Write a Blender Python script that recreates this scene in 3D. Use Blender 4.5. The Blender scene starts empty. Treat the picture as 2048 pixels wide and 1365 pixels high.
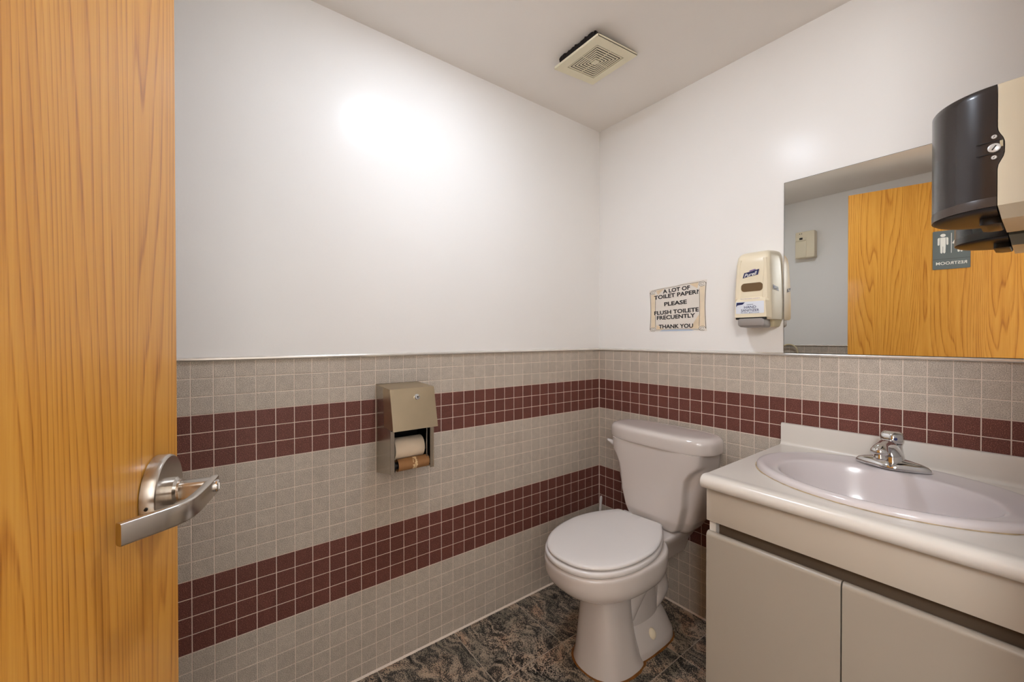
import bpy, bmesh, math, random
from mathutils import Vector, Matrix

random.seed(7)
S = bpy.context.scene
COL = S.collection
PI = math.pi

# ------------------------------------------------------------------ camera
cam_d = bpy.data.cameras.new('camera')
cam = bpy.data.objects.new('camera', cam_d)
COL.objects.link(cam)
cam_d.sensor_width = 36.0
cam_d.lens = 809.03 / 2048 * 36.0
cam_d.clip_start = 0.01
CAM = Vector((1.4801, -1.7157, 1.2215))
yaw, pit, rol = math.radians(52.9593), math.radians(-0.3976), math.radians(-0.0559)
Fv = Vector((-math.sin(yaw), math.cos(yaw), 0)); Rv = Fv.cross(Vector((0, 0, 1))); Uv = Vector((0, 0, 1))
Fv, Uv = Fv * math.cos(pit) + Uv * math.sin(pit), Uv * math.cos(pit) - Fv * math.sin(pit)
Rv, Uv = Rv * math.cos(rol) + Uv * math.sin(rol), Uv * math.cos(rol) - Rv * math.sin(rol)
m = Matrix.Identity(4)
for i in range(3):
    m[i][0], m[i][1], m[i][2], m[i][3] = Rv[i], Uv[i], -Fv[i], CAM[i]
cam.matrix_world = m
S.camera = cam

# ------------------------------------------------------------------ world, lights, exposure
W = bpy.data.worlds.new('world'); S.world = W
W.use_nodes = True
W.node_tree.nodes['Background'].inputs[0].default_value = (0.9, 0.85, 0.8, 1)
W.node_tree.nodes['Background'].inputs[1].default_value = 0.03
S.view_settings.view_transform = 'Standard'
S.view_settings.look = 'None'
S.view_settings.gamma = 1.0
S.view_settings.use_curve_mapping = False
S.view_settings.exposure = 0.47
S.cycles.use_denoising = True
S.cycles.max_bounces = 10
S.cycles.diffuse_bounces = 6
S.cycles.glossy_bounces = 5
S.cycles.caustics_reflective = False
S.cycles.caustics_refractive = False
S.cycles.sample_clamp_indirect = 6.0
LAMP_STRENGTH = 110.0
LAMP_COLOR = (0.885, 0.98, 1.12)
LAMP_POS = Vector((0.596, -1.074, 2.3447))
def hall_fill(name, energy, radius, loc):
    l = bpy.data.lights.new(name, 'POINT'); l.energy = energy; l.shadow_soft_size = radius; l.color = (0.95, 0.985, 1.03)
    o = bpy.data.objects.new(name, l); COL.objects.link(o); o.location = loc
hall_fill('hallway_fill_light', 80.0, 0.24, (1.95, -2.62, 2.02))  # added fill beyond the doorway, brightens the right wall and counter

# ------------------------------------------------------------------ materials
def lin(c):
    return tuple(((v / 255) / 12.92 if v / 255 <= 0.04045 else ((v / 255 + 0.055) / 1.055) ** 2.4) for v in c)

def newmat(name):
    mt = bpy.data.materials.new(name); mt.use_nodes = True
    nt = mt.node_tree
    return mt, nt, nt.nodes['Principled BSDF']

def N(nt, typ, **kw):
    n = nt.nodes.new(typ)
    for k, v in kw.items():
        if k in n.inputs.keys():
            n.inputs[k].default_value = v
        else:
            setattr(n, k, v)
    return n

def ramp(nt, fac, stops, interp='LINEAR'):
    r = nt.nodes.new('ShaderNodeValToRGB'); r.color_ramp.interpolation = interp
    e = r.color_ramp.elements
    while len(e) < len(stops): e.new(0.5)
    for el, (p, c) in zip(e, stops):
        el.position = p
        el.color = (*c, 1) if len(c) == 3 else c
    nt.links.new(fac, r.inputs[0])
    return r.outputs[0]

def plain(name, rgb, rough=0.5, metal=0.0, var=0.04, vscale=6.0, bump=0.0, bscale=300.0, coat=0.0, spec=0.5, stretch=None):
    """a material with a little procedural mottling so nothing is perfectly flat"""
    mt, nt, b = newmat(name)
    c = lin(rgb)
    tc = N(nt, 'ShaderNodeTexCoord')
    vec = tc.outputs['Object']
    if stretch:
        mp = N(nt, 'ShaderNodeMapping'); mp.inputs['Scale'].default_value = stretch
        nt.links.new(vec, mp.inputs[0]); vec = mp.outputs[0]
    nz = N(nt, 'ShaderNodeTexNoise', Scale=vscale, Detail=4.0)
    nt.links.new(vec, nz.inputs['Vector'])
    col = ramp(nt, nz.outputs[0], [(0.3, tuple(x * (1 - var) for x in c)), (0.7, tuple(min(1, x * (1 + var)) for x in c))])
    nt.links.new(col, b.inputs['Base Color'])
    b.inputs['Roughness'].default_value = rough
    b.inputs['Metallic'].default_value = metal
    b.inputs['Specular IOR Level'].default_value = spec
    b.inputs['Coat Weight'].default_value = coat
    b.inputs['Coat Roughness'].default_value = 0.08
    if bump:
        n2 = N(nt, 'ShaderNodeTexNoise', Scale=bscale, Detail=2.0)
        nt.links.new(vec, n2.inputs['Vector'])
        bp = N(nt, 'ShaderNodeBump', Strength=bump, Distance=0.001)
        nt.links.new(n2.outputs[0], bp.inputs['Height'])
        nt.links.new(bp.outputs[0], b.inputs['Normal'])
    return mt

def speckle(name, base, light, dark, rough=0.45):
    """unglazed speckled porcelain mosaic"""
    mt, nt, b = newmat(name)
    geo = N(nt, 'ShaderNodeNewGeometry'); oi = N(nt, 'ShaderNodeObjectInfo')
    n1 = N(nt, 'ShaderNodeTexNoise', Scale=480.0, Detail=2.0, Roughness=0.6)
    nt.links.new(geo.outputs['Position'], n1.inputs['Vector'])
    c1 = ramp(nt, n1.outputs[0], [(0.34, lin(dark)), (0.47, lin(base)), (0.56, lin(base)), (0.70, lin(light))])
    n2 = N(nt, 'ShaderNodeTexNoise', Scale=45.0, Detail=3.0)
    nt.links.new(geo.outputs['Position'], n2.inputs['Vector'])
    add = N(nt, 'ShaderNodeMath', operation='ADD')
    nt.links.new(oi.outputs['Random'], add.inputs[0]); nt.links.new(geo.outputs['Random Per Island'], add.inputs[1])
    fr = N(nt, 'ShaderNodeMath', operation='FRACT'); nt.links.new(add.outputs[0], fr.inputs[0])
    mr = N(nt, 'ShaderNodeMapRange'); mr.inputs['To Min'].default_value = 0.945; mr.inputs['To Max'].default_value = 1.05
    nt.links.new(fr.outputs[0], mr.inputs['Value'])
    mr2 = N(nt, 'ShaderNodeMapRange'); mr2.inputs['From Min'].default_value = 0.3; mr2.inputs['From Max'].default_value = 0.7
    mr2.inputs['To Min'].default_value = 0.92; mr2.inputs['To Max'].default_value = 1.08
    nt.links.new(n2.outputs[0], mr2.inputs['Value'])
    mu = N(nt, 'ShaderNodeMath', operation='MULTIPLY'); nt.links.new(mr.outputs[0], mu.inputs[0]); nt.links.new(mr2.outputs[0], mu.inputs[1])
    vm = N(nt, 'ShaderNodeVectorMath', operation='SCALE')
    nt.links.new(c1, vm.inputs[0]); nt.links.new(mu.outputs[0], vm.inputs['Scale'])
    nt.links.new(vm.outputs[0], b.inputs['Base Color'])
    b.inputs['Roughness'].default_value = rough; b.inputs['Specular IOR Level'].default_value = 0.3
    bp = N(nt, 'ShaderNodeBump', Strength=0.12, Distance=0.0004)
    nt.links.new(n2.outputs[0], bp.inputs['Height']); nt.links.new(bp.outputs[0], b.inputs['Normal'])
    return mt

def granite(name):
    """swirling multicolour granite"""
    mt, nt, b = newmat(name)
    tc = N(nt, 'ShaderNodeTexCoord'); oi = N(nt, 'ShaderNodeObjectInfo')
    sc = N(nt, 'ShaderNodeVectorMath', operation='SCALE'); sc.inputs[0].default_value = (7.3, 3.1, 5.7)
    nt.links.new(oi.outputs['Random'], sc.inputs['Scale'])
    ad = N(nt, 'ShaderNodeVectorMath', operation='ADD')
    nt.links.new(tc.outputs['Object'], ad.inputs[0]); nt.links.new(sc.outputs[0], ad.inputs[1])
    w = N(nt, 'ShaderNodeTexNoise', Scale=4.5, Detail=3.0); nt.links.new(ad.outputs[0], w.inputs['Vector'])
    ws = N(nt, 'ShaderNodeVectorMath', operation='SCALE'); ws.inputs['Scale'].default_value = 0.34
    nt.links.new(w.outputs['Color'], ws.inputs[0])
    a2 = N(nt, 'ShaderNodeVectorMath', operation='ADD'); nt.links.new(ad.outputs[0], a2.inputs[0]); nt.links.new(ws.outputs[0], a2.inputs[1])
    mp = N(nt, 'ShaderNodeMapping'); mp.inputs['Scale'].default_value = (14, 46, 14); mp.inputs['Rotation'].default_value = (0, 0, 0.7)
    nt.links.new(a2.outputs[0], mp.inputs[0])
    v = N(nt, 'ShaderNodeTexNoise', Scale=1.0, Detail=7.0, Roughness=0.68); nt.links.new(mp.outputs[0], v.inputs['Vector'])
    g = N(nt, 'ShaderNodeTexNoise', Scale=230.0, Detail=3.0, Roughness=0.7); nt.links.new(ad.outputs[0], g.inputs['Vector'])
    mx = N(nt, 'ShaderNodeMath', operation='MULTIPLY_ADD'); mx.inputs[1].default_value = 0.95; nt.links.new(g.outputs[0], mx.inputs[0])
    v2 = N(nt, 'ShaderNodeMath', operation='MULTIPLY_ADD'); v2.inputs[1].default_value = 0.85; v2.inputs[2].default_value = 0.05
    nt.links.new(v.outputs[0], v2.inputs[0]); nt.links.new(v2.outputs[0], mx.inputs[2])
    c = ramp(nt, mx.outputs[0], [(0.78, lin((12, 12, 12))), (0.88, lin((54, 51, 49))), (0.955, lin((116, 105, 94))),
                                  (1.0, lin((178, 160, 140)))])
    h = N(nt, 'ShaderNodeTexNoise', Scale=9.0, Detail=2.0); nt.links.new(a2.outputs[0], h.inputs['Vector'])
    tint = ramp(nt, h.outputs[0], [(0.34, (0.50, 0.56, 0.56)), (0.48, (0.95, 0.95, 0.93)), (0.56, (1.15, 1.08, 1.0)), (0.66, (1.15, 0.92, 0.80))])
    mm = N(nt, 'ShaderNodeMix', data_type='RGBA', blend_type='MULTIPLY'); mm.inputs[0].default_value = 0.85
    nt.links.new(c, mm.inputs[6]); nt.links.new(tint, mm.inputs[7])
    nt.links.new(mm.outputs[2], b.inputs['Base Color'])
    b.inputs['Roughness'].default_value = 0.32
    return mt

def oak(name):
    """honey oak veneer, grain along local Z, width along local X"""
    mt, nt, b = newmat(name)
    tc = N(nt, 'ShaderNodeTexCoord')
    sx = N(nt, 'ShaderNodeSeparateXYZ'); nt.links.new(tc.outputs['Object'], sx.inputs[0])
    # long wavy cathedral field
    mp = N(nt, 'ShaderNodeMapping'); mp.inputs['Scale'].default_value = (5.0, 1.0, 0.34)
    nt.links.new(tc.outputs['Object'], mp.inputs[0])
    n1 = N(nt, 'ShaderNodeTexNoise', Scale=1.0, Detail=2.5, Roughness=0.42); nt.links.new(mp.outputs[0], n1.inputs['Vector'])
    k = N(nt, 'ShaderNodeMath', operation='MULTIPLY'); k.inputs[1].default_value = 27.0; nt.links.new(n1.outputs[0], k.inputs[0])
    k2 = N(nt, 'ShaderNodeMath', operation='MULTIPLY_ADD'); k2.inputs[1].default_value = 50.0
    nt.links.new(sx.outputs['X'], k2.inputs[0]); nt.links.new(k.outputs[0], k2.inputs[2])
    fr = N(nt, 'ShaderNodeMath', operation='FRACT'); nt.links.new(k2.outputs[0], fr.inputs[0])
    ring = ramp(nt, fr.outputs[0], [(0.0, (1, 1, 1)), (0.10, (0.45, 0.45, 0.45)), (0.45, (0.05, 0.05, 0.05)), (0.86, (0, 0, 0)), (0.97, (1, 1, 1))])
    mp2 = N(nt, 'ShaderNodeMapping'); mp2.inputs['Scale'].default_value = (330, 1, 7)
    nt.links.new(tc.outputs['Object'], mp2.inputs[0])
    n2 = N(nt, 'ShaderNodeTexNoise', Scale=1.0, Detail=4.0, Roughness=0.65); nt.links.new(mp2.outputs[0], n2.inputs['Vector'])
    mp3 = N(nt, 'ShaderNodeMapping'); mp3.inputs['Scale'].default_value = (40, 1, 1.6)
    nt.links.new(tc.outputs['Object'], mp3.inputs[0])
    n3 = N(nt, 'ShaderNodeTexNoise', Scale=1.0, Detail=3.0); nt.links.new(mp3.outputs[0], n3.inputs['Vector'])
    pore = ramp(nt, n2.outputs[0], [(0.40, (0, 0, 0)), (0.62, (1, 1, 1))])
    m1 = N(nt, 'ShaderNodeMath', operation='MULTIPLY_ADD'); m1.inputs[1].default_value = 0.55; m1.inputs[2].default_value = 0.45
    nt.links.new(pore, m1.inputs[0])
    m2 = N(nt, 'ShaderNodeMath', operation='MULTIPLY'); nt.links.new(ring, m2.inputs[0]); nt.links.new(m1.outputs[0], m2.inputs[1])
    m3 = N(nt, 'ShaderNodeMath', operation='MULTIPLY_ADD'); m3.inputs[1].default_value = 0.50
    nt.links.new(m2.outputs[0], m3.inputs[0])
    m4 = N(nt, 'ShaderNodeMath', operation='MULTIPLY_ADD'); m4.inputs[1].default_value = 0.55; m4.inputs[2].default_value = -0.12
    nt.links.new(n3.outputs[0], m4.inputs[0]); nt.links.new(m4.outputs[0], m3.inputs[2])
    pm = N(nt, 'ShaderNodeMath', operation='MULTIPLY_ADD'); pm.inputs[1].default_value = 0.13
    nt.links.new(pore, pm.inputs[0]); nt.links.new(m3.outputs[0], pm.inputs[2]); m3 = pm
    c = ramp(nt, m3.outputs[0], [(0.0, lin((230, 170, 78))), (0.28, lin((218, 153, 62))), (0.62, lin((188, 120, 42))), (1.0, lin((140, 82, 26)))])
    nt.links.new(c, b.inputs['Base Color'])
    b.inputs['Roughness'].default_value = 0.33
    b.inputs['Coat Weight'].default_value = 0.12; b.inputs['Coat Roughness'].default_value = 0.14; b.inputs['Specular IOR Level'].default_value = 0.22
    bp = N(nt, 'ShaderNodeBump', Strength=0.15, Distance=0.0006); bp.invert = True
    nt.links.new(m3.outputs[0], bp.inputs['Height']); nt.links.new(bp.outputs[0], b.inputs['Normal'])
    return mt

def emit(name, color, strength):
    mt, nt, b = newmat(name)
    b.inputs['Base Color'].default_value = (0.9, 0.88, 0.85, 1)
    b.inputs['Emission Color'].default_value = (*color, 1)
    b.inputs['Emission Strength'].default_value = strength
    return mt

MT = {}
MT['paint'] = plain('wall_paint', (242, 239, 235), 0.24, var=0.012, vscale=2.0, bump=0.12, bscale=150, spec=0.17)
MT['ceiling'] = plain('ceiling_paint', (240, 234, 227), 0.85, var=0.015, vscale=2.0, bump=0.1, bscale=200)
MT['grout'] = plain('grout', (228, 212, 197), 0.9, var=0.05, vscale=14)
MT['grey_tile'] = speckle('grey_tile_clay', (190, 178, 164), (238, 227, 212), (144, 132, 118))
MT['maroon_tile'] = speckle('maroon_tile_clay', (110, 66, 58), (180, 124, 106), (76, 44, 39))
MT['granite'] = granite('granite')
MT['floor_grout'] = plain('floor_grout', (176, 162, 146), 0.9, var=0.1, vscale=10)
MT['oak'] = oak('oak_veneer')
MT['steel'] = plain('brushed_steel', (190, 182, 170), 0.26, 1.0, var=0.05, vscale=4, stretch=(8, 8, 160))
MT['hood_steel'] = plain('worn_steel', (196, 180, 152), 0.36, 1.0, var=0.07, vscale=9)
MT['satin'] = plain('satin_chrome', (196, 190, 182), 0.24, 1.0, var=0.03, vscale=40)
MT['chrome'] = plain('chrome', (220, 220, 220), 0.06, 1.0, var=0.01)
MT['trim'] = plain('aluminium_trim', (236, 231, 224), 0.24, 0.6, var=0.02)
MT['dark'] = plain('black_interior', (16, 14, 12), 0.6, var=0.1)
MT['black_plastic'] = plain('black_plastic', (20, 18, 20), 0.3, var=0.1)
MT['paper'] = plain('tissue_paper', (232, 214, 190), 0.95, var=0.02, vscale=60, bump=0.3, bscale=300)
MT['card'] = plain('cardboard', (156, 112, 70), 0.8, var=0.06, vscale=50)
MT['glue'] = plain('torn_paper', (226, 196, 150), 0.9, var=0.05, vscale=80)
MT['china'] = plain('vitreous_china', (211, 202, 196), 0.16, var=0.012, vscale=3, coat=0.4)
MT['seat'] = plain('seat_plastic', (226, 221, 218), 0.22, var=0.01, vscale=4)
MT['basin'] = plain('basin_enamel', (208, 199, 198), 0.17, var=0.012, vscale=3, coat=0.0, spec=0.45)
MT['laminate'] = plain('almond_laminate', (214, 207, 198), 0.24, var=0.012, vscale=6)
MT['shaded_laminate'] = plain('almond_laminate_shaded', (161, 150, 136), 0.30, var=0.012, vscale=5)  # same almond as the counter, its weaker light put into a darker colour
MT['half_shaded_laminate'] = plain('half_shaded_laminate', (190, 179, 164), 0.33, var=0.012, vscale=5)  # same laminate as the cabinet doors, stronger light put into a paler colour
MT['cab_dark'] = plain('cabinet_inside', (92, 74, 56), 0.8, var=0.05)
MT['caulk'] = plain('yellowed_caulk', (172, 150, 116), 0.7, var=0.35, vscale=40)
MT['rust'] = plain('rusty_caulk', (128, 78, 26), 0.6, var=0.4, vscale=30)
MT['cream'] = plain('cream_plastic', (236, 223, 195), 0.3, var=0.012, vscale=6)
MT['cream_dark'] = plain('aged_cream_plastic', (212, 198, 160), 0.42, var=0.02, vscale=8)
MT['grey_plastic'] = plain('grey_plastic', (150, 143, 138), 0.4, var=0.02)
MT['white_print'] = plain('white_print', (240, 238, 232), 0.5, var=0.005)
MT['navy'] = plain('navy_print', (28, 34, 84), 0.4, var=0.03)
MT['purple'] = plain('purple_print', (120, 90, 170), 0.4, var=0.03)
MT['ink'] = plain('black_ink', (26, 22, 24), 0.6, var=0.05)
MT['label'] = plain('pale_label', (226, 230, 238), 0.4, var=0.01)
MT['amber'] = plain('amber_window', (112, 88, 58), 0.2, var=0.05)
MT['note'] = plain('note_paper', (232, 224, 214), 0.6, var=0.02, vscale=12)
MT['scroll_tan'] = plain('scroll_tan', (230, 208, 176), 0.6, var=0.08, vscale=30)
MT['scroll_pale'] = plain('scroll_pale', (236, 218, 190), 0.6, var=0.05, vscale=30)
MT['scroll_line'] = plain('scroll_line', (104, 92, 74), 0.6, var=0.1)
MT['scroll_blue'] = plain('scroll_blue', (186, 200, 222), 0.6, var=0.05)
MT['sign_grey'] = plain('sign_grey', (104, 112, 112), 0.5, var=0.02)
MT['smoke'] = plain('smoked_plastic', (46, 39, 37), 0.27, var=0.04, vscale=5, coat=0.25)
MT['smoke_band'] = plain('smoked_plastic_lip', (74, 62, 54), 0.3, var=0.04)
MT['smoke_under'] = plain('smoked_plastic_base', (30, 22, 18), 0.35, var=0.05)
MT['vent'] = plain('yellowed_vent_plastic', (236, 227, 198), 0.5, var=0.03, vscale=12)
MT['gap_shade'] = plain('gap_shade_black', (24, 17, 14), 0.9, var=0.3, vscale=60)  # near-black that paints the shade in the gap above the vent
MT['lock_white'] = plain('lock_face', (226, 224, 220), 0.3, 0.3, var=0.02)
mt, nt, b = newmat('mirror_glass')
tcn = N(nt, 'ShaderNodeTexCoord'); nzn = N(nt, 'ShaderNodeTexNoise', Scale=1.5); nt.links.new(tcn.outputs['Object'], nzn.inputs['Vector'])
nt.links.new(ramp(nt, nzn.outputs[0], [(0.3, (0.93, 0.945, 0.905)), (0.7, (0.94, 0.95, 0.915))]), b.inputs['Base Color'])
b.inputs['Metallic'].default_value = 1.0; b.inputs['Roughness'].default_value = 0.0
MT['mirror'] = mt
MT['lamp'] = emit('lit_glass', LAMP_COLOR, LAMP_STRENGTH)

# ------------------------------------------------------------------ mesh helpers
class G:
    def __init__(s): s.v = []; s.f = []; s.mi = []; s.cur = 0
    def add(s, vs, fs):
        o = len(s.v); s.v += [tuple(p) for p in vs]
        s.f += [tuple(i + o for i in f) for f in fs]; s.mi += [s.cur] * len(fs); return s
    def box(s, x0, x1, y0, y1, z0, z1, bev=0.0, seg=2, mat=None):
        bm = bmesh.new(); bmesh.ops.create_cube(bm, size=1)
        for v in bm.verts:
            v.co = Vector(((x0 + x1) / 2 + v.co.x * abs(x1 - x0), (y0 + y1) / 2 + v.co.y * abs(y1 - y0), (z0 + z1) / 2 + v.co.z * abs(z1 - z0)))
        if bev: bmesh.ops.bevel(bm, geom=bm.edges[:], offset=bev, segments=seg, profile=0.5, affect='EDGES')
        return s.bm(bm, mat)
    def bm(s, bm, mat=None):
        if mat is not None: bmesh.ops.transform(bm, matrix=mat, verts=bm.verts)
        bm.verts.index_update()
        s.add([v.co[:] for v in bm.verts], [[v.index for v in f.verts] for f in bm.faces]); bm.free(); return s
    def loft(s, rings, cap=True, closed=True):
        n = len(rings[0]); vs = [p for r in rings for p in r]; fs = []
        for i in range(len(rings) - 1):
            for j in range(n if closed else n - 1):
                k = (j + 1) % n
                fs.append((i * n + j, i * n + k, (i + 1) * n + k, (i + 1) * n + j))
        if cap: fs.append(tuple(range(n))[::-1]); fs.append(tuple((len(rings) - 1) * n + j for j in range(n)))
        return s.add(vs, fs)
    def lathe(s, prof, c=(0, 0, 0), axis=(0, 0, 1), n=32, cap=True):
        a = Vector(axis).normalized(); u = a.orthogonal().normalized(); w = a.cross(u); c = Vector(c)
        return s.loft([[c + a * h + (u * math.cos(t) + w * math.sin(t)) * r for t in [2 * PI * i / n for i in range(n)]] for r, h in prof], cap)
    def tube(s, path, rad, n=14, sx=1.0, up=None):
        P = [Vector(p) for p in path]; rings = []
        if not isinstance(rad, (list, tuple)): rad = [rad] * len(P)
        pu = None
        for i, p in enumerate(P):
            t = (P[min(i + 1, len(P) - 1)] - P[max(i - 1, 0)]).normalized()
            if up is not None: u = Vector(up); u = (u - t * u.dot(t)).normalized()
            elif pu is None: u = t.orthogonal().normalized()
            else: u = (pu - t * pu.dot(t)).normalized()
            pu = u; w = t.cross(u)
            rings.append([p + (u * math.cos(a) * sx + w * math.sin(a)) * rad[i] for a in [2 * PI * k / n for k in range(n)]])
        return s.loft(rings)
    def prism(s, poly, fn, h0, h1):
        """poly: 2D outline, fn(u,v,h) -> 3D point"""
        return s.loft([[fn(u, v, h0) for u, v in poly], [fn(u, v, h1) for u, v in poly]])
    def sphere(s, c, r, n=20):
        bm = bmesh.new(); bmesh.ops.create_uvsphere(bm, u_segments=n, v_segments=n // 2 + 2, radius=1)
        for v in bm.verts: v.co = Vector((c[0] + v.co.x * r[0], c[1] + v.co.y * r[1], c[2] + v.co.z * r[2]))
        return s.bm(bm)

def mesh_of(name, g, mats, smooth=35):
    me = bpy.data.meshes.new(name)
    me.from_pydata([tuple(v) for v in g.v], [], g.f)
    bm = bmesh.new(); bm.from_mesh(me); bmesh.ops.recalc_face_normals(bm, faces=bm.faces); bm.to_mesh(me); bm.free()
    mats = mats if isinstance(mats, (list, tuple)) else [mats]
    for k in mats: me.materials.append(MT[k])
    if len(mats) > 1: me.polygons.foreach_set('material_index', g.mi)
    if smooth:
        me.polygons.foreach_set('use_smooth', [True] * len(me.polygons))
        me.set_sharp_from_angle(angle=math.radians(smooth))
    me.update(); return me

def put(name, me, parent=None, loc=(0, 0, 0), rot=(0, 0, 0)):
    o = bpy.data.objects.new(name, me); COL.objects.link(o)
    if parent: o.parent = parent
    o.location = loc; o.rotation_euler = rot
    return o

def obj(name, g, mats, parent=None, smooth=35, loc=(0, 0, 0), rot=(0, 0, 0)):
    return put(name, mesh_of(name, g, mats, smooth), parent, loc, rot)

def tag(o, label=None, cat=None, group=None, kind=None):
    if label: o['label'] = label
    if cat: o['category'] = cat
    if group: o['group'] = group
    if kind: o['kind'] = kind
    return o

def thing(name, label, cat, loc=(0, 0, 0), rot=(0, 0, 0), group=None):
    o = bpy.data.objects.new(name, None); COL.objects.link(o)
    o.location = loc; o.rotation_euler = rot; o.empty_display_size = 0.05
    return tag(o, label, cat, group)

def writing(name, text, mat, parent, origin, ux, uy, size, width=None, bold=0.0, shear=0.0, align='CENTER', lift=0.0004):
    """flat lettering: origin = centre of baseline, ux = reading direction, uy = up"""
    cu = bpy.data.curves.new(name, 'FONT'); cu.body = text; cu.size = 1.0; cu.align_x = align
    cu.offset = bold; cu.shear = shear; cu.resolution_u = 3
    t = bpy.data.objects.new(name, cu); COL.objects.link(t)
    dg = bpy.context.evaluated_depsgraph_get(); dg.update()
    me = bpy.data.meshes.new_from_object(t.evaluated_get(dg))
    bpy.data.objects.remove(t)
    xs = [v.co.x for v in me.vertices]
    if not xs: return None
    k = size / 0.70                                    # size = capital height
    kx = k if width is None else width / (max(xs) - min(xs))
    cx = (max(xs) + min(xs)) / 2
    ux, uy = Vector(ux).normalized(), Vector(uy).normalized(); nn = ux.cross(uy)
    for v in me.vertices:
        v.co = Vector(origin) + ux * ((v.co.x - cx) * kx) + uy * (v.co.y * k) + nn * lift
    me.materials.clear(); me.materials.append(MT[mat])
    return put(name, me, parent)

def sup(a, b, n, t):
    c, s = math.cos(t), math.sin(t)
    return (a * math.copysign(abs(c) ** (2 / n), c), b * math.copysign(abs(s) ** (2 / n), s))

def arc(c, r, a0, a1, n):
    return [(c[0] + r * math.cos(a0 + (a1 - a0) * i / n), c[1] + r * math.sin(a0 + (a1 - a0) * i / n)) for i in range(n + 1)]

def rrect(x0, x1, y0, y1, r, n=5):
    return (arc((x1 - r, y0 + r), r, -PI / 2, 0, n) + arc((x1 - r, y1 - r), r, 0, PI / 2, n)
            + arc((x0 + r, y1 - r), r, PI / 2, PI, n) + arc((x0 + r, y0 + r), r, PI, 1.5 * PI, n))

# ------------------------------------------------------------------ room shell
CEIL = 2.3447; XM = 1.572; YB = -2.21; TH = 0.10
P = 0.053; PV = 0.052687; Z0 = 1.1578            # tile pitch along, pitch up, top of the tiling
GR = 0.0009                                       # grout lies this far behind the tile faces

def wall_box(name, boxes):
    g = G()
    for mi, bx in boxes: g.cur = mi; g.box(*bx)
    return tag(obj(name, g, ['paint', 'grout'], smooth=0), kind='structure')

wall_left = wall_box('wall_left', [(0, (-TH, 0, YB - TH, TH, 1.157, CEIL)), (1, (-TH, -GR, YB - TH, TH, -0.1, 1.157))])
wall_right = wall_box('wall_right', [(0, (0, XM + TH, 0, TH, 1.157, CEIL)), (1, (0, XM + TH, GR, TH, -0.1, 1.157))])
wall_back = wall_box('wall_back', [(0, (0, XM + TH, YB - TH, YB, 1.157, CEIL)), (1, (0, XM + TH, YB - TH, YB - GR, -0.1, 1.157))])
DO0, DO1, DZ = -1.992, -1.045, 2.19               # doorway in the near wall
wall_near = wall_box('wall_near', [(0, (XM, XM + TH, DO1, 0, -0.1, CEIL)), (0, (XM, XM + TH, YB, DO0, -0.1, CEIL)), (0, (XM, XM + TH, DO0, DO1, DZ, CEIL))])
g = G(); g.box(-TH, XM + TH, YB - TH, TH, CEIL, CEIL + 0.1)
ceiling = tag(obj('ceiling', g, 'ceiling', smooth=0), kind='structure')
g = G(); g.box(-TH, XM + TH, YB - TH, TH, -0.1, -0.0007)
floor = tag(obj('floor', g, 'floor_grout', smooth=0), kind='structure')

# floor tiles, each its own piece
xs = [0.0, 0.312, 0.636, 0.955, 1.274, XM + 0.02]
ys = [0.0, -0.270, -0.585, -0.904, -1.222, -1.54, -1.86, YB]
for i in range(len(xs) - 1):
    for j in range(len(ys) - 1):
        x0, x1, y1, y0 = xs[i] + (0.0016 if i else 0.005), xs[i + 1] - 0.0016, ys[j] - (0.0016 if j else 0.005), ys[j + 1] + 0.0016
        g = G(); g.box(-(x1 - x0) / 2, (x1 - x0) / 2, -(y1 - y0) / 2, (y1 - y0) / 2, -0.008, 0, 0.0006, 1)
        obj('floor_tile', g, 'granite', floor, 0, ((x0 + x1) / 2, (y0 + y1) / 2, 0))

# wall mosaic
def tile_geo(w, h, d=0.003, bv=0.0010):
    a, c = w / 2, h / 2
    v = [(-a, d, -c), (a, d, -c), (a, d, c), (-a, d, c), (-a, bv * .6, -c), (a, bv * .6, -c), (a, bv * .6, c), (-a, bv * .6, c),
         (-a + bv, 0, -c + bv), (a - bv, 0, -c + bv), (a - bv, 0, c - bv), (-a + bv, 0, c - bv)]
    f = []
    for k in range(4):
        l = (k + 1) % 4
        f += [(k, l, 4 + l, 4 + k), (4 + k, 4 + l, 8 + l, 8 + k)]
    f.append((8, 9, 10, 11))
    return v, f

def project(p):
    d = Vector(p) - CAM; z = d.dot(Fv)
    if z < 0.05: return None
    return 1024 + 809.03 * d.dot(Rv) / z, 682.5 - 809.03 * d.dot(Uv) / z, z

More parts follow.
